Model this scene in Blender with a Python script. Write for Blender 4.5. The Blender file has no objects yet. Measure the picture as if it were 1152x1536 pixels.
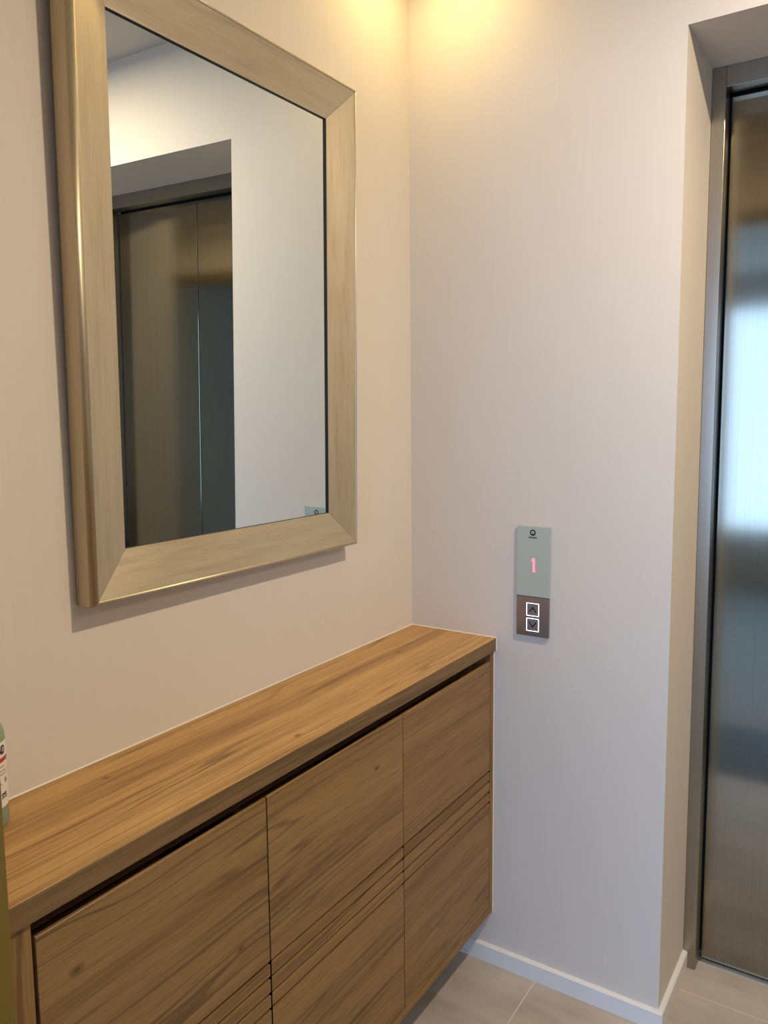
import bpy, bmesh, math, random
from mathutils import Matrix, Vector
random.seed(4)
sc = bpy.context.scene
col = sc.collection

# ------------------------------------------------------------------ dimensions (metres)
X1, XR, D = 0.6479, 1.538, 0.2365        # lift recess: left edge, right edge, depth
ZA, H = 2.1453, 2.4552                   # recess soffit, ceiling
JW, LIN = 0.0301, 2.10                   # lift jamb width, lintel underside
YD = 0.287                               # lift leaf plane
DC, ZC, TC, ZB = 0.2397, 0.8459, 0.0318, 0.1365
DK = 0.2336
YE = -1.238                              # free end of cabinet
YF, YF2 = -1.25, -1.35                   # wall between hall and living room
XO0, XO1, ZO = 0.2467, 2.96, 2.13        # opening in it
XW = 3.15                                # hall's right wall

# ------------------------------------------------------------------ node helpers
def mat(name):
    m = bpy.data.materials.new(name); m.use_nodes = True
    nt = m.node_tree
    return m, nt, nt.nodes['Principled BSDF']
def N(nt, t, **kw):
    n = nt.nodes.new(t)
    for k, v in kw.items():
        if k in n.inputs: n.inputs[k].default_value = v
        else: setattr(n, k, v)
    return n
def ramp(nt, fac, stops):
    r = nt.nodes.new('ShaderNodeValToRGB')
    cr = r.color_ramp
    while len(cr.elements) < len(stops): cr.elements.new(0.5)
    for e, (p, c) in zip(cr.elements, stops):
        e.position = p; e.color = (*c, 1) if len(c) == 3 else c
    nt.links.new(fac, r.inputs['Fac'])
    return r.outputs['Color']
def coords(nt, scale=(1, 1, 1), rot=(0, 0, 0), loc=(0, 0, 0)):
    t = nt.nodes.new('ShaderNodeTexCoord')
    mp = nt.nodes.new('ShaderNodeMapping')
    mp.inputs['Scale'].default_value = scale
    mp.inputs['Rotation'].default_value = rot
    mp.inputs['Location'].default_value = loc
    nt.links.new(t.outputs['Object'], mp.inputs['Vector'])
    return mp.outputs['Vector']
def noise(nt, vec, scale=1, detail=4, rough=.5, dist=0):
    n = nt.nodes.new('ShaderNodeTexNoise')
    n.inputs['Scale'].default_value = scale; n.inputs['Detail'].default_value = detail
    n.inputs['Roughness'].default_value = rough; n.inputs['Distortion'].default_value = dist
    nt.links.new(vec, n.inputs['Vector'])
    return n.outputs['Fac']
def mix(nt, a, b, fac=.5, mode='MIX'):
    n = nt.nodes.new('ShaderNodeMix'); n.data_type = 'RGBA'; n.blend_type = mode
    for s, v in ((n.inputs['Factor'], fac), (n.inputs[6], a), (n.inputs[7], b)):
        if hasattr(v, 'is_linked') and not isinstance(v, (float, int, tuple)): nt.links.new(v, s)
        else: s.default_value = v if isinstance(v, (float, int)) else (*v, 1)
    return n.outputs[2]
def math_(nt, op, a, b=0.0):
    n = nt.nodes.new('ShaderNodeMath'); n.operation = op
    for i, v in enumerate((a, b)):
        if isinstance(v, (float, int)): n.inputs[i].default_value = v
        else: nt.links.new(v, n.inputs[i])
    return n.outputs[0]
def bump(nt, b, h, strength=.1, dist=.002):
    n = nt.nodes.new('ShaderNodeBump'); n.inputs['Strength'].default_value = strength
    n.inputs['Distance'].default_value = dist
    nt.links.new(h, n.inputs['Height']); nt.links.new(n.outputs['Normal'], b.inputs['Normal'])
def plain(name, c, rough=.5, metal=0.0, spec=.5):
    m, nt, b = mat(name)
    b.inputs['Base Color'].default_value = (*c, 1); b.inputs['Roughness'].default_value = rough
    b.inputs['Metallic'].default_value = metal; b.inputs['Specular IOR Level'].default_value = spec
    return m
def glow(name, c, s):
    m, nt, b = mat(name)
    b.inputs['Base Color'].default_value = (*c, 1)
    b.inputs['Emission Color'].default_value = (*c, 1); b.inputs['Emission Strength'].default_value = s
    return m

# ------------------------------------------------------------------ materials
def wall_mat():
    m, nt, b = mat('vinyl_wallpaper')
    st = noise(nt, coords(nt, (300, 300, 5)), 1, 3, .6)
    st2 = noise(nt, coords(nt, (60, 60, 1.2)), 1, 2, .5)
    bl = noise(nt, coords(nt), 1.7, 3, .5)
    s = math_(nt, 'ADD', math_(nt, 'MULTIPLY', st, .55), math_(nt, 'MULTIPLY', st2, .45))
    c = ramp(nt, s, [(.3, (.645, .595, .525)), (.7, (.665, .615, .545))])
    c = mix(nt, c, (.655, .598, .522), math_(nt, 'MULTIPLY', bl, .35))
    nt.links.new(c, b.inputs['Base Color'])
    b.inputs['Roughness'].default_value = .62; b.inputs['Specular IOR Level'].default_value = .25
    bump(nt, b, st, .12, .0006)
    return m
WALL = wall_mat()
PAINT = plain('ceiling_paint', (.62, .60, .57), .9, 0, .1)
PLASTER = plain('reveal_paint', (.60, .545, .48), .75, 0, .2)
WHITE = plain('white_gloss_paint', (.74, .73, .71), .35)
CAULK = plain('white_sealant', (.70, .65, .56), .4)
OLIVE = plain('olive_gold_lacquer', (.19, .128, .020), .38, .2)

def wood_mat(name, seed, light, mid, dark, rough=.42, vertical=False, knots=(), flat=False):
    m, nt, b = mat(name)
    k = (1, 1, 1)
    def sc_(a, l):   # a across, l along the grain
        return (a, a, l) if vertical else (a, l, a)
    lo = (seed * 3.1, seed * 1.7, seed * 2.3)
    # slow wander of the grain
    w = noise(nt, coords(nt, sc_(4, 1.5), loc=lo), 1, 2, .5)
    def shifted(scale, amt):
        v = coords(nt, scale, loc=lo)
        a = nt.nodes.new('ShaderNodeVectorMath'); a.operation = 'ADD'
        cmb = nt.nodes.new('ShaderNodeCombineXYZ')
        d = math_(nt, 'MULTIPLY', w, amt)
        for i in ((0, 1) if vertical else (0, 2)): nt.links.new(d, cmb.inputs[i])
        nt.links.new(v, a.inputs[0]); nt.links.new(cmb.outputs[0], a.inputs[1])
        return a.outputs[0]
    band = noise(nt, shifted(sc_(24, .55), 1.2), 1, 3, .6)
    fine = noise(nt, shifted(sc_(130, 2.6), 4), 1, 5, .7)
    fib = noise(nt, shifted(sc_(520, 12), 14), 1, 4, .7)
    f = math_(nt, 'ADD', math_(nt, 'MULTIPLY', band, .62), math_(nt, 'MULTIPLY', fine, .38))
    c = ramp(nt, f, [(.36, dark), (.45, mid), (.54, light), (.68, tuple(min(1, v * 1.12) for v in light))])
    # thin dark growth lines
    ln = noise(nt, shifted(sc_(30, .38), 1.8), 1, 1.5, .4)
    r = math_(nt, 'ABSOLUTE', math_(nt, 'SUBTRACT', ln, .5))
    lm = ramp(nt, r, [(.0, (1, 1, 1)), (.009, (.8, .8, .8)), (.022, (0, 0, 0))])
    gate = ramp(nt, noise(nt, coords(nt, sc_(9, 1.1), loc=(seed, 4, seed)), 1, 2), [(.38, (0, 0, 0)), (.52, (1, 1, 1))])
    lm = mix(nt, lm, gate, 1.0, 'MULTIPLY')
    sep = nt.nodes.new('ShaderNodeSeparateColor'); nt.links.new(lm, sep.inputs[0])
    c = mix(nt, c, tuple(v * .34 for v in dark), math_(nt, 'MULTIPLY', sep.outputs[0], .62))
    ln2 = noise(nt, shifted(sc_(62, .6), 3.0), 1, 1.5, .4)
    r2 = math_(nt, 'ABSOLUTE', math_(nt, 'SUBTRACT', ln2, .5))
    l2 = ramp(nt, r2, [(.0, (1, 1, 1)), (.02, (.6, .6, .6)), (.05, (0, 0, 0))])
    g2 = ramp(nt, noise(nt, coords(nt, sc_(14, 1.6), loc=(4, seed, seed)), 1, 2), [(.48, (0, 0, 0)), (.62, (1, 1, 1))])
    l2 = mix(nt, l2, g2, 1.0, 'MULTIPLY')
    s3 = nt.nodes.new('ShaderNodeSeparateColor'); nt.links.new(l2, s3.inputs[0])
    c = mix(nt, c, tuple(v * .5 for v in dark), math_(nt, 'MULTIPLY', s3.outputs[0], .6))
    # fibres
    c = mix(nt, c, ramp(nt, fib, [(.36, (.66, .63, .60)), (.56, (1, 1, 1))]), .8, 'MULTIPLY')
    # knots: (y, height or x) centres on the face, each a dark eye in a paler halo
    if knots:
        tc = nt.nodes.new('ShaderNodeTexCoord'); sx = nt.nodes.new('ShaderNodeSeparateXYZ'); nt.links.new(tc.outputs['Object'], sx.inputs[0])
        ax = 0 if flat else 2
        wob = math_(nt, 'MULTIPLY', math_(nt, 'SUBTRACT', fine, .5), 1.6)
        for ky, kz, kr in knots:
            a = math_(nt, 'DIVIDE', math_(nt, 'SUBTRACT', sx.outputs[1], ky), kr * 1.9)
            d = math_(nt, 'DIVIDE', math_(nt, 'SUBTRACT', sx.outputs[ax], kz), kr)
            q = math_(nt, 'ADD', math_(nt, 'SQRT', math_(nt, 'ADD', math_(nt, 'MULTIPLY', a, a), math_(nt, 'MULTIPLY', d, d))), wob)
            km = ramp(nt, q, [(.25, (.9, .9, .9)), (.55, (.35, .35, .35)), (.62, (.55, .55, .55)), (1.0, (0, 0, 0))])
            s2 = nt.nodes.new('ShaderNodeSeparateColor'); nt.links.new(km, s2.inputs[0])
            c = mix(nt, c, tuple(v * .42 for v in dark), s2.outputs[0])
    nt.links.new(c, b.inputs['Base Color'])
    b.inputs['Roughness'].default_value = rough
    b.inputs['Specular IOR Level'].default_value = .35
    bump(nt, b, fib, .10, .0004)
    return m
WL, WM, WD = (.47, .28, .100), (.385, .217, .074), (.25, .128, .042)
DL_SHADE, DM_SHADE, DD_SHADE = (.30, .172, .060), (.26, .145, .049), (.195, .104, .034)  # door and carcass teak, darkened so the colour carries the upright faces' shade
WOOD_TOP = wood_mat('teak_laminate_top', 1.0, WL, WM, WD, knots=((-.976, .062, .0050), (-.704, .205, .0060), (-.22, .10, .0055)), flat=True)
WOODS = [wood_mat('teak_laminate_shaded_door_%s' % n, s, DL_SHADE, DM_SHADE, DD_SHADE, .45, knots=k) for n, s, k in (('left', 2.2, ((-1.154 - YE / 2, .719 - ZB, .0070), (-.880 - YE / 2, .578 - ZB, .0065))),
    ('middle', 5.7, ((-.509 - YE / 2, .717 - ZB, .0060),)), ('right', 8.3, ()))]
WOOD_V = wood_mat('teak_laminate_shaded_upright', 3.3, DL_SHADE, DM_SHADE, DD_SHADE, .45, True)
WOOD_B = wood_mat('teak_laminate_shaded_base', 6.1, DL_SHADE, DM_SHADE, DD_SHADE, .45)
EDGE = wood_mat('shaded_edge_banding', 9.1, (.215, .128, .050), (.195, .115, .044), (.165, .095, .036), .5)  # separate edging band; its colour also holds the front edge's shade
GAP = plain('gap_shade_brown', (.10, .045, .022), .7)  # cabinet inside: same wood, with the gap's shade painted into the colour

def frame_mat(name, vertical):
    m, nt, b = mat(name)
    s = (60, 60, 5) if vertical else (60, 5, 60)
    s2 = (260, 260, 14) if vertical else (260, 14, 260)
    a = noise(nt, coords(nt, s), 1, 4, .6); f = noise(nt, coords(nt, s2), 1, 3, .6)
    k = math_(nt, 'ADD', math_(nt, 'MULTIPLY', a, .6), math_(nt, 'MULTIPLY', f, .4))
    c = ramp(nt, k, [(.33, (.47, .39, .26)), (.5, (.55, .465, .32)), (.66, (.59, .51, .365))])
    nt.links.new(c, b.inputs['Base Color'])
    b.inputs['Metallic'].default_value = .72
    nt.links.new(math_(nt, 'ADD', .30, math_(nt, 'MULTIPLY', k, .22)), b.inputs['Roughness'])
    bump(nt, b, f, .08, .0005)
    return m
FR_V, FR_H = frame_mat('champagne_leaf_upright', True), frame_mat('champagne_leaf_level', False)
LIP = plain('black_rebate', (.012, .010, .009), .6)
MIRROR = plain('mirror_silver', (.80, .845, .805), .0, 1.0)
BOARD = plain('backing_board', (.10, .07, .05), .8)

def steel_mat(name, base, rough, aniso):
    m, nt, b = mat(name)
    s = noise(nt, coords(nt, (420, 420, 2.0)), 1, 4, .6)
    w = noise(nt, coords(nt, (9, 9, 2.5)), 1, 3, .6)
    c = ramp(nt, s, [(.35, tuple(v * .94 for v in base)), (.65, tuple(min(1, v * 1.05) for v in base))])
    nt.links.new(c, b.inputs['Base Color'])
    b.inputs['Metallic'].default_value = 1
    nt.links.new(math_(nt, 'ADD', rough - .02, math_(nt, 'MULTIPLY', w, .04)), b.inputs['Roughness'])
    b.inputs['Anisotropic'].default_value = aniso
    t = nt.nodes.new('ShaderNodeCombineXYZ'); t.inputs[0].default_value = 1.0    # vertical polishing lines spread light sideways
    nt.links.new(t.outputs[0], b.inputs['Tangent'])
    bump(nt, b, s, .02, .0003)
    return m
STEEL = steel_mat('brushed_steel_leaf', (.305, .28, .215), .13, .85)
STEEL_J = steel_mat('brushed_steel_frame', (.37, .34, .285), .30, .4)
SHEET = plain('black_back_sheet', (.01, .01, .01), .7)  # for the black sheet behind both leaves, seen through their gaps
ALU = plain('threshold_aluminium', (.62, .61, .58), .35, .9)

def floor_mat(name, grout=True):
    m, nt, b = mat(name)
    st = noise(nt, coords(nt, (2.2, 16, 16), rot=(0, 0, .10)), 1, 5, .6, .4)
    cl = noise(nt, coords(nt), 5, 5, .6)
    k = math_(nt, 'ADD', math_(nt, 'MULTIPLY', st, .6), math_(nt, 'MULTIPLY', cl, .4))
    c = ramp(nt, k, [(.34, (.33, .285, .235)), (.5, (.42, .37, .31)), (.64, (.48, .43, .37))])
    t = nt.nodes.new('ShaderNodeTexCoord'); sp = nt.nodes.new('ShaderNodeSeparateXYZ')
    nt.links.new(t.outputs['Object'], sp.inputs[0])
    def line(out, off, size):
        v = math_(nt, 'ADD', out, off)
        v = math_(nt, 'DIVIDE', v, size)
        v = math_(nt, 'FRACT', v)
        v = math_(nt, 'ABSOLUTE', math_(nt, 'SUBTRACT', v, .5))
        return math_(nt, 'GREATER_THAN', v, .5 - .0013 / size)
    g = math_(nt, 'MAXIMUM', line(sp.outputs[0], 6 - .354, .6), line(sp.outputs[1], 12.45, .6))
    c = mix(nt, c, (.62, .56, .47), g)
    nt.links.new(c, b.inputs['Base Color'])
    b.inputs['Roughness'].default_value = .33; b.inputs['Specular IOR Level'].default_value = .4
    return m
FLOOR = floor_mat('beige_porcelain_tile')
TILE2 = plain('grey_living_room_floor', (.22, .215, .205), .45)
SLATE = plain('dark_slate_threshold', (.035, .032, .028), .5)
TAN = plain('tan_panelling', (.40, .32, .22), .5)

# ------------------------------------------------------------------ mesh helpers
def put(name, bm, m, parent=None, smooth=False):
    me = bpy.data.meshes.new(name)
    bmesh.ops.recalc_face_normals(bm, faces=bm.faces)
    bm.to_mesh(me); bm.free()
    for x in (m if isinstance(m, (list, tuple)) else [m]): me.materials.append(x)
    if smooth:
        for p in me.polygons: p.use_smooth = True
    o = bpy.data.objects.new(name, me); col.objects.link(o)
    if parent is not None: o.parent = parent
    return o
def box(bm, x0, x1, y0, y1, z0, z1, bev=0.0, seg=2, mi=0):
    r = bmesh.ops.create_cube(bm, size=1)
    vs = r['verts']
    for v in vs:
        v.co = Vector((x0 + (v.co.x + .5) * (x1 - x0), y0 + (v.co.y + .5) * (y1 - y0), z0 + (v.co.z + .5) * (z1 - z0)))
    fs = set(f for v in vs for f in v.link_faces)
    for f in fs: f.material_index = mi
    if bev:
        es = list({e for v in vs for e in v.link_edges})
        bmesh.ops.bevel(bm, geom=es, offset=bev, segments=seg, affect='EDGES', profile=.5)
    return vs
def boxo(name, m, dims, parent=None, bev=0.0):
    bm = bmesh.new(); box(bm, *dims, bev=bev)
    return put(name, bm, m, parent)
def prism(bm, pts, axis, a, b, mi=0):
    """extrude closed 2D outline along axis from a to b"""
    def P(p, t):
        u, v = p
        return {'x': (t, u, v), 'y': (u, t, v), 'z': (u, v, t)}[axis]
    A = [bm.verts.new(P(p, a)) for p in pts]; B = [bm.verts.new(P(p, b)) for p in pts]
    n = len(pts); fs = [bm.faces.new(A), bm.faces.new(B[::-1])]
    for i in range(n): fs.append(bm.faces.new((A[i], B[i], B[(i + 1) % n], A[(i + 1) % n])))
    for f in fs: f.material_index = mi
def empty(name, loc, label, cat, group=None):
    o = bpy.data.objects.new(name, None); col.objects.link(o); o.location = loc
    o.empty_display_size = .05
    o['label'] = label; o['category'] = cat
    if group: o['group'] = group
    return o
def structure(o): o['kind'] = 'structure'; return o

# ------------------------------------------------------------------ room shell
T = .12
bm = bmesh.new()
box(bm, -2.6, 4.5, YF2, .42, -.10, 0)
structure(put('floor', bm, FLOOR))
structure(boxo('ceiling', PAINT, (-2.6, 4.5, -4.7, .42, H, H + .1)))
structure(boxo('floor_living', TILE2, (-2.6, 4.5, -4.7, YF2, -.10, 0)))
structure(boxo('trim_3', SLATE, (XO0 - .04, XO1 + .04, YF2, -.84, 0, .004), None, .001))
structure(boxo('wall_left', WALL, (-T, 0, YF2, D + .18, 0, H)))
# lift wall with its recess
bm = bmesh.new()
box(bm, 0, X1, 0, D + .18, 0, H)
box(bm, XR, XW, 0, D + .18, 0, H)
box(bm, X1, XR, 0, D + .18, ZA, H)
structure(put('wall_back', bm, WALL))
structure(boxo('wall_right', TAN, (XW, XW + T, YF2, D + .18, 0, H)))
# wall to the living room
bm = bmesh.new()
box(bm, 0, XO0 - .06, YF2, YF, 0, H)
box(bm, -2.5, -T, YF2, YF, 0, H)
box(bm, XO1 + .06, XW, YF2, YF, 0, H)
box(bm, XW + T, 4.4, YF2, YF, 0, H)
box(bm, XO0 - .06, XO1 + .06, YF2, YF, ZO + .06, H)
structure(put('wall_front', bm, WALL))
bm = bmesh.new()
box(bm, XO0 - .06, XO0, YF2 - .004, YE - .001, 0, ZO + .06, .0015)
box(bm, XO1, XO1 + .06, YF2 - .004, YE - .001, 0, ZO + .06, .0015)
box(bm, XO0, XO1, YF2 - .004, YE - .001, ZO, ZO + .06, .0015)
structure(put('trim_1', bm, OLIVE))
# living room behind the photographer, with its window
WX0, WX1, WZ0, WZ1, WY = -1.6, 2.1, .40, 2.25, -4.5
bm = bmesh.new()
box(bm, -2.5, WX0, WY - T, WY, 0, H); box(bm, WX1, 4.4, WY - T, WY, 0, H)
box(bm, WX0, WX1, WY - T, WY, 0, WZ0); box(bm, WX0, WX1, WY - T, WY, WZ1, H)
structure(put('wall_rear', bm, PAINT))
structure(boxo('wall_side', PAINT, (-2.6, -2.5, WY - T, YF, 0, H)))
structure(boxo('wall_far', PAINT, (4.4, 4.5, WY - T, YF, 0, H)))
bm = bmesh.new()
for a, b in ((WX0, WX0 + .05), (WX1 - .05, WX1), (.0, .05)): box(bm, a, b, WY - .07, WY - .02, WZ0, WZ1)
for a, b in ((WZ0, WZ0 + .05), (WZ1 - .05, WZ1)): box(bm, WX0, WX1, WY - .07, WY - .02, a, b)
structure(put('window_1', bm, WHITE))

# skirting
def skirt(name, pts, axis, a, b): 
    bm = bmesh.new(); prism(bm, pts, axis, a, b); return structure(put(name, bm, WHITE))
BH, BT = .0451, .0115
prof = [(0, 0), (-BT, 0), (-BT, BH - .003), (-BT + .003, BH), (0, BH)]
bm = bmesh.new()
prism(bm, prof, 'x', 0.0, X1 + BT)
structure(put('baseboard_back', bm, WHITE))
bm = bmesh.new()
prism(bm, [(X1 - u, v) for u, v in prof], 'y', 0.0, D - .001)
structure(put('baseboard_recess', bm, WHITE))
bm = bmesh.new(); prism(bm, [(XR + u, v) for u, v in prof], 'y', 0, D - .001); prism(bm, prof, 'x', XR - BT, XW)
structure(put('baseboard_right', bm, WHITE))
# sealant bead where worktop and cabinet meet the walls
bm = bmesh.new()
prism(bm, [(0, ZC), (.0018, ZC), (.0008, ZC + .0007), (0, ZC + .0018)], 'y', YE, 0)
prism(bm, [(0, ZC), (-.0018, ZC), (-.0008, ZC + .0007), (0, ZC + .0018)], 'x', 0, DC)
prism(bm, [(DC, 0), (DC + .0016, 0), (DC, -.0016)], 'z', ZC - TC, ZC)
prism(bm, [(DK, 0), (DK + .0016, 0), (DK, -.0016)], 'z', ZB, ZC - TC)
structure(put('trim_2', bm, CAULK))

# ------------------------------------------------------------------ lift entrance
lift = empty('elevator_door', ((X1 + XR) / 2, D, 0), 'brushed steel two-leaf elevator door set in the recessed wall opening', 'elevator door')
def L(name, m, dims, bev=0):
    x0, x1, y0, y1, z0, z1 = dims; cx = (X1 + XR) / 2
    return boxo(name, m, (x0 - cx, x1 - cx, y0 - D, y1 - D, z0, z1), lift, bev)
G = .0005
L('jamb', STEEL_J, (X1 + G, X1 + JW, D, YD - .003, 0.0, ZA - G), .001)
L('jamb', STEEL_J, (XR - JW, XR - G, D, YD - .003, 0.0, ZA - G), .001)
L('lintel', STEEL_J, (X1 + JW, XR - JW, D + .0008, YD - .003, LIN, ZA - G), .001)
SX = 1.0955
L('door_leaf', STEEL, (X1 + JW + .004, SX - .0012, YD, YD + .03, .006, LIN - .006), .0012)
L('door_leaf', STEEL, (SX + .0012, XR - JW - .004, YD, YD + .03, .006, LIN - .006), .0012)
L('back_sheet', SHEET, (X1 + .002, XR - .002, YD + .032, YD + .04, .002, ZA - .002))
L('sill', ALU, (X1 + JW, XR - JW, YD - .012, YD + .03, 0, .003))

# ------------------------------------------------------------------ mirror
my0, my1, mz0, mz1 = -.9681, -.2928, 1.1018, 2.0574
W, Hh = my1 - my0, mz1 - mz0
mir = empty('wall_mirror', (.0009, (my0 + my1) / 2, mz0), 'tall rectangular mirror in a wide champagne metal frame above the wooden worktop', 'mirror')
mir.rotation_euler = (0, .0131, 0)
RW = .0767
PROF = [(0, 0), (0, .0315), (.0006, .0350), (.0020, .0385), (.0042, .0412), (.0066, .0424), (.0082, .0422), (.0090, .0408),
        (.0098, .0408), (.0400, .0310), (.0740, .0199), (.0762, .0194), (RW, .0188)]
LIPP = [(RW, .0188), (RW, .0148), (RW, .0100), (.060, .0100), (.055, .004), (.02, .0)]
cor = [(-W / 2, 0), (W / 2, 0), (W / 2, Hh), (-W / 2, Hh)]
nrm = [((1, 1)), ((-1, 1)), ((-1, -1)), ((1, -1))]
def rail(i, m):
    j = (i + 1) % 4
    bm = bmesh.new(); allp = PROF + LIPP[1:]
    def ring(k, eps):
        cy, cz = cor[k]; ny, nz = nrm[k]
        o = []
        for u, h in allp:
            o.append(bm.verts.new((h, cy + ny * u + eps[0], cz + nz * u + eps[1])))
        return o
    d = (cor[j][0] - cor[i][0], cor[j][1] - cor[i][1]); l = math.hypot(*d); d = (d[0] / l * .00025, d[1] / l * .00025)
    a = ring(i, d); b = ring(j, (-d[0], -d[1]))
    n = len(allp)
    for k in range(n):
        f = bm.faces.new((a[k], a[(k + 1) % n], b[(k + 1) % n], b[k]))
        f.material_index = 1 if (k >= len(PROF) - 1) else 0
        f.smooth = k in (1, 2, 3, 4, 5)
    bm.faces.new(a[::-1]).material_index = 1; bm.faces.new(b).material_index = 1
    return put('frame_rail', bm, [m, LIP], mir)
for i, m in enumerate((FR_H, FR_V, FR_H, FR_V)): rail(i, m)
g = boxo('mirror_glass', MIRROR, (.0110, .0146, -W / 2 + .060, W / 2 - .060, .060, Hh - .060), mir)
boxo('backing_board', BOARD, (.0030, .0098, -W / 2 + .062, W / 2 - .062, .062, Hh - .062), mir)

# ------------------------------------------------------------------ floating cabinet + worktop
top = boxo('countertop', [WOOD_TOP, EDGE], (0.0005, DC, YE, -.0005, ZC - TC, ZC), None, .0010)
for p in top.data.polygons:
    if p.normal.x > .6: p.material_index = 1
top['label'] = 'long narrow teak-look worktop running along the wall below the mirror'
top['category'] = 'countertop'
cab = empty('wall_cabinet', (0, YE / 2, ZB), 'floating teak-look wall cabinet with three grooved doors under the worktop', 'cabinet')
def Cb(name, m, dims, bev=.0008):
    x0, x1, y0, y1, z0, z1 = dims
    return boxo(name, m, (x0, x1, y0 - YE / 2, y1 - YE / 2, z0 - ZB, z1 - ZB), cab, bev)
ZU = ZC - TC - .0004
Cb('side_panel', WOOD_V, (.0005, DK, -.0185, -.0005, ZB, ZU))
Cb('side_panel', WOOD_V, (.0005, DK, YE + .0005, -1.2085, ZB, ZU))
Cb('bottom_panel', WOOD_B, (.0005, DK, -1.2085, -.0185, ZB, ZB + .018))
Cb('back_panel', GAP, (.0005, .010, -1.2085, -.0185, ZB + .018, ZU))
Cb('top_rail', GAP, (.150, .168, -1.2085, -.0185, ZU - .06, ZU))
for y in (-.4158, -.8144): Cb('divider', GAP, (.010, .205, y - .009, y + .009, ZB + .018, ZU - .062))
# doors: outline in (x, z) with four milled V grooves, extruded along y
ZD0, ZD1 = .1572, .7912
GR = (.5135, .4875, .4600, .4340)
def door(y0, y1, m, label):
    xf, xb = DK + .0002, DK - .0185
    pts = [(xb, ZD0), (xf - .0008, ZD0), (xf, ZD0 + .0008)]
    for z in sorted(GR):
        pts += [(xf, z - .0024), (xf - .0002, z - .0022), (xf - .0085, z - .0022), (xf - .0085, z + .0024), (xf - .0016, z + .0024), (xf, z + .0036)]
    pts += [(xf, ZD1 - .0010), (xf - .0010, ZD1), (xf - .0045, ZD1), (xb, ZD1 - .0160)]
    bm = bmesh.new()
    prism(bm, [(x, z - ZB) for x, z in pts], 'y', y0 - YE / 2, y1 - YE / 2)
    bmesh.ops.triangulate(bm, faces=[f for f in bm.faces if len(f.verts) > 4])
    o = put('door', bm, m, cab)
    return o
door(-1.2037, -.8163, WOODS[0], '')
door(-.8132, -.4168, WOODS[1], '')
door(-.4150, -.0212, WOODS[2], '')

# ------------------------------------------------------------------ lift call panel
PX0, PX1, PZ0, PZ1, PS = .2955, .3771, .8655, 1.1265, .9600
pcx = (PX0 + PX1) / 2
pan = empty('call_panel', (pcx, 0, PZ0), 'slim glass and steel elevator call panel on the wall showing a red figure', 'elevator call panel')
def glass_plate_mat():
    m, nt, b = mat('pale_green_glass')
    b.inputs['Base Color'].default_value = (.41, .47, .43, 1)
    b.inputs['Roughness'].default_value = .07; b.inputs['Coat Weight'].default_value = .4
    b.inputs['Coat Roughness'].default_value = .02
    return m
GPL = glass_plate_mat()
BACK = plain('panel_housing', (.30, .31, .30), .45)
PSTEEL = steel_mat('brushed_bronze_steel', (.36, .315, .28), .34, .3)
BLACKP = plain('black_print', (.008, .009, .008), .6, 0, .1)
LED_W = glow('white_button_light', (.80, .82, 1.0), 1.15)
LED_R = glow('red_led', (1.0, .12, .17), 1.5)
BTN = plain('button_face', (.21, .195, .20), .35, .4)
def Pn(name, m, dims, bev=.0006, parent=pan, off=(0, 0, 0)):
    x0, x1, y0, y1, z0, z1 = dims
    return boxo(name, m, (x0 - pcx, x1 - pcx, y0, y1, z0 - PZ0, z1 - PZ0), parent, bev)
Pn('housing', BACK, (PX0 + .0008, PX1 - .0008, -.0032, .0004, PZ0 + .0008, PZ1 - .0008))
gp = Pn('glass_plate', GPL, (PX0, PX1, -.0072, -.0034, PS + .0004, PZ1), .0008)
sp_ = Pn('steel_plate', PSTEEL, (PX0, PX1, -.0074, -.0034, PZ0, PS - .0004), .0008)
YP = -.0072
def ringbm(bm, cx, cz, ro, ri, y0, y1, n=40):
    for k in range(n):
        a, b = 2 * math.pi * k / n, 2 * math.pi * (k + 1) / n
        q = []
        for y in (y0, y1):
            q.append([bm.verts.new((cx + r * math.cos(t), y, cz + r * math.sin(t))) for r, t in ((ri, a), (ro, a), (ro, b), (ri, b))])
        A, B = q
        bm.faces.new(A[::-1]); bm.faces.new(B)
        bm.faces.new((A[1], B[1], B[2], A[2])); bm.faces.new((A[0], A[3], B[3], B[0]))
def text_mesh(body, size, depth=.0003):
    cu = bpy.data.curves.new('lettering', 'FONT'); cu.body = body; cu.size = size
    cu.align_x = 'CENTER'; cu.align_y = 'CENTER'; cu.extrude = depth; cu.offset = size * .018
    o = bpy.data.objects.new('lettering_source', cu); col.objects.link(o)
    dg = bpy.context.evaluated_depsgraph_get(); dg.update()
    me = bpy.data.meshes.new_from_object(o.evaluated_get(dg))
    bpy.data.objects.remove(o); bpy.data.curves.remove(cu)
    return me
# maker's mark: ring with a small hand, and a word below it
bm = bmesh.new()
lx, lz = .3349 - pcx, 1.1115 - PZ0
ringbm(bm, lx, lz, .0072, .0046, YP - .0003, YP + .0002)
prism(bm, [(lx - .0016, lz - .0056), (lx + .0018, lz - .0056), (lx + .0009, lz + .0004), (lx - .0003, lz + .0004)], 'y', YP - .0004, YP + .0002)
put('emblem', bm, BLACKP, gp)
me = text_mesh('Schindler', .0056)
me.transform(Matrix.Translation((lx + .0004, YP - .0001, 1.1002 - PZ0)) @ Matrix.Rotation(math.pi / 2, 4, 'X'))
me.materials.clear(); me.materials.append(BLACKP)
o = bpy.data.objects.new('lettering', me); col.objects.link(o); o.parent = gp
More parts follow.
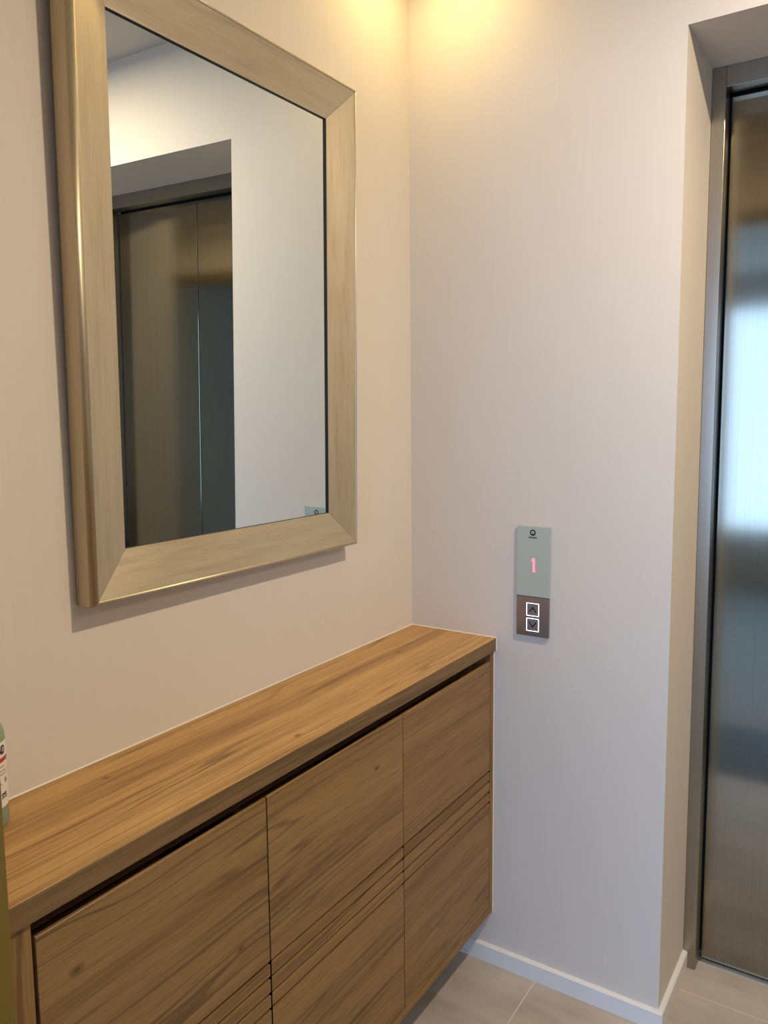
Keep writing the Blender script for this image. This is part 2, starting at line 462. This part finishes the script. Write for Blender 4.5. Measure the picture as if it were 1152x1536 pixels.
# floor figure "1"
bm = bmesh.new()
fx, fz, w_ = .3378 - pcx, 1.0345 - PZ0, .0022
prism(bm, [(fx - w_, fz - .0155), (fx + w_ + .0008, fz - .0155), (fx + w_, fz + .0170), (fx - w_ + .001, fz + .0170), (fx - w_ - .0026, fz + .0135), (fx - w_ - .0026, fz + .0100), (fx - w_, fz + .0105)],
      'y', YP - .0003, YP + .0002)
put('floor_figure', bm, LED_R, gp)
# two lit buttons with arrows
def frame_bm(bm, cx, cz, s, t, y0, y1):
    box(bm, cx - s, cx + s, y0, y1, cz + s - t, cz + s, .0003); box(bm, cx - s, cx + s, y0, y1, cz - s, cz - s + t, .0003)
    box(bm, cx - s, cx - s + t, y0, y1, cz - s + t, cz + s - t); box(bm, cx + s - t, cx + s, y0, y1, cz - s + t, cz + s - t)
for cz_, up, lab in ((.9296, 1, 'square push button lit white round its rim, arrow pointing up'), (.8933, -1, 'square push button lit white round its rim, arrow pointing down')):
    cx = .3368 - pcx; cz = cz_ - PZ0
    b_ = boxo('button', BTN, (cx - .0156, cx + .0156, -.0081, -.0072, cz - .0156, cz + .0156), pan, .0004)
    b_['label'] = lab
    bm = bmesh.new(); frame_bm(bm, cx, cz, .0156, .0016, -.0085, -.0078)
    put('light_rim', bm, LED_W, b_)
    bm = bmesh.new(); t = .0030; a = .0092; h = .0066
    pts = [(cx - a, cz - up * h), (cx, cz + up * (h - .001)), (cx + a, cz - up * h), (cx + a - .0008, cz - up * (h + t * .9)), (cx, cz + up * (h - .001 - t * 1.3)), (cx - a + .0008, cz - up * (h + t * .9))]
    pts = [(x, z + up * .0016) for x, z in pts]
    for q in ((0, 1, 4, 5), (1, 2, 3, 4)): prism(bm, [pts[i] for i in q], 'y', -.0084, -.0079)
    put('arrow', bm, BLACKP, b_)

# ------------------------------------------------------------------ bottle at the end of the worktop
BX, BY, BR = .036, -1.1530, .0355
bot = empty('soap_bottle', (BX, BY, ZC), 'round pale green bottle with a white label at the left end of the worktop', 'bottle')
def bottle_mat():
    m, nt, b = mat('sea_green_plastic')
    b.inputs['Base Color'].default_value = (.33, .45, .31, 1); b.inputs['Roughness'].default_value = .22
    b.inputs['Transmission Weight'].default_value = .35; b.inputs['IOR'].default_value = 1.3
    return m
def lathe(bm, prof, n=56, mi=0):
    rings = [[bm.verts.new((r * math.cos(2 * math.pi * k / n), r * math.sin(2 * math.pi * k / n), z)) for k in range(n)] for r, z in prof]
    for a, b in zip(rings, rings[1:]):
        for k in range(n): bm.faces.new((a[k], a[(k + 1) % n], b[(k + 1) % n], b[k]))
    bm.faces.new(rings[0][::-1]); bm.faces.new(rings[-1])
bm = bmesh.new()
HS = .141
pr = [(BR - .004, 0), (BR - .001, .0012), (BR, .004), (BR, HS - .022)]
for k in range(1, 10):
    t = k / 9 * math.pi / 2
    pr.append((.014 + (BR - .014) * math.cos(t), HS - .022 + .026 * math.sin(t)))
pr += [(.0135, HS + .010)]
lathe(bm, pr); put('body', bm, bottle_mat(), bot, True)
bm = bmesh.new(); lathe(bm, [(.0155, HS + .006), (.0155, HS + .026), (.0145, HS + .028)]); put('cap', bm, plain('white_cap', (.7, .7, .67), .4), bot, True)
# label wrapped round the barrel
bm = bmesh.new()
z0, z1 = .028, .116
n = 60
ang = [math.radians(-175 + 350 * k / n) for k in range(n + 1)]
lo = [bm.verts.new(((BR + .0003) * math.cos(a), (BR + .0003) * math.sin(a), z0)) for a in ang]
hi = [bm.verts.new(((BR + .0003) * math.cos(a), (BR + .0003) * math.sin(a), z1)) for a in ang]
for k in range(n): bm.faces.new((lo[k], lo[k + 1], hi[k + 1], hi[k]))
lab = put('paper_label', bm, plain('white_paper', (.72, .66, .58), .6), bot, True)
def wrap(me, ac, zc, m, r, name='lettering', sx=1.0):
    """bend flat artwork (x right, y up) round the barrel, centred at angle ac and height zc"""
    for v in me.vertices:
        a = ac + v.co.x * sx / BR; rr = r + v.co.z
        v.co = (rr * math.cos(a), rr * math.sin(a), zc + v.co.y)
    me.materials.clear(); me.materials.append(m)
    o = bpy.data.objects.new(name, me); col.objects.link(o); o.parent = lab
    return o
AC = math.radians(24)
wrap(text_mesh('AND', .0165, .0001), AC, z1 - .0115, BLACKP, BR + .0006, sx=.56)
wrap(text_mesh('SYS', .0105, .0001), AC + .10, z0 + .0150, BLACKP, BR + .0006, sx=.65)
def strip(w, h, nseg=20):
    b_ = bmesh.new(); a = [b_.verts.new((-w / 2 + w * k / nseg, -h / 2, 0)) for k in range(nseg + 1)]; c = [b_.verts.new((-w / 2 + w * k / nseg, h / 2, 0)) for k in range(nseg + 1)]
    for k in range(nseg): b_.faces.new((a[k], a[k + 1], c[k + 1], c[k]))
    me = bpy.data.meshes.new('band'); b_.to_mesh(me); b_.free(); return me
RED = plain('red_print', (.42, .045, .04), .5); GREY = plain('grey_print', (.30, .27, .23), .5)
wrap(strip(.038, .0058), AC, z1 - .0240, RED, BR + .0006, 'red_band')
for w_, dx, z in ((.020, -.002, .0330), (.026, 0, .0385), (.024, .001, .0430), (.014, -.007, .0560), (.006, .009, .0530)):
    wrap(strip(w_, .0014 if w_ > .01 else .006), AC + dx / BR, z1 - z, GREY, BR + .0006, 'fine_print')

# ------------------------------------------------------------------ lights
def lamp(name, loc, size, power, colour, spread=math.pi):
    l = bpy.data.lights.new(name, 'AREA'); l.shape = 'DISK'; l.size = size; l.energy = power; l.color = colour; l.spread = spread
    o = bpy.data.objects.new(name, l); o.location = loc; col.objects.link(o); return o
lamp('ceiling_downlight', (1.28, -.60, H - .012), .07, 16, (1.0, .81, .585), math.radians(178))
lamp('hall_downlight', (2.45, -.60, H - .012), .07, 7, (1.0, .81, .585), math.radians(178))
lamp('corner_downlight', (.15, -.17, H - .012), .06, 1.05, (1.0, .71, .28), math.radians(170))
pl = bpy.data.lights.new('window_daylight', 'AREA'); pl.shape = 'RECTANGLE'; pl.size = WX1 - WX0; pl.size_y = WZ1 - WZ0
pl.cycles.is_portal = True
po = bpy.data.objects.new('window_daylight', pl); po.location = ((WX0 + WX1) / 2, WY - .08, (WZ0 + WZ1) / 2); po.rotation_euler = (math.pi / 2, 0, 0)
col.objects.link(po)
w = bpy.data.worlds.new('sky'); sc.world = w; w.use_nodes = True
bg = w.node_tree.nodes['Background']; bg.inputs['Color'].default_value = (.38, .60, 1.0, 1); bg.inputs['Strength'].default_value = 4.2

# ------------------------------------------------------------------ camera
cam = bpy.data.cameras.new('camera'); co = bpy.data.objects.new('camera', cam); col.objects.link(co)
yaw, pitch, roll = .5677, -.1081, -.0075
cy, sy, cp, sp2 = math.cos(yaw), math.sin(yaw), math.cos(pitch), math.sin(pitch)
fw = Vector((-sy * cp, cy * cp, sp2)); rt = Vector((cy, sy, 0)); up = rt.cross(fw)
c_, s_ = math.cos(roll), math.sin(roll)
rt, up = c_ * rt + s_ * up, -s_ * rt + c_ * up
M = Matrix((rt, up, -fw)).transposed().to_4x4(); M.translation = Vector((1.0420, -1.6829, 1.3844))
co.matrix_world = M
cam.sensor_fit = 'VERTICAL'; cam.sensor_height = 36; cam.lens = 1172.29 * 36 / 1536
cam.shift_x = -25.7256 / 1536; cam.shift_y = -17.78 / 1536
cam.clip_start = .02
sc.camera = co
vs = sc.view_settings
vs.view_transform = 'Standard'; vs.look = 'None'; vs.gamma = 1; vs.use_curve_mapping = False; vs.exposure = 0.76
sc.cycles.max_bounces = 14; sc.cycles.diffuse_bounces = 8; sc.cycles.glossy_bounces = 8
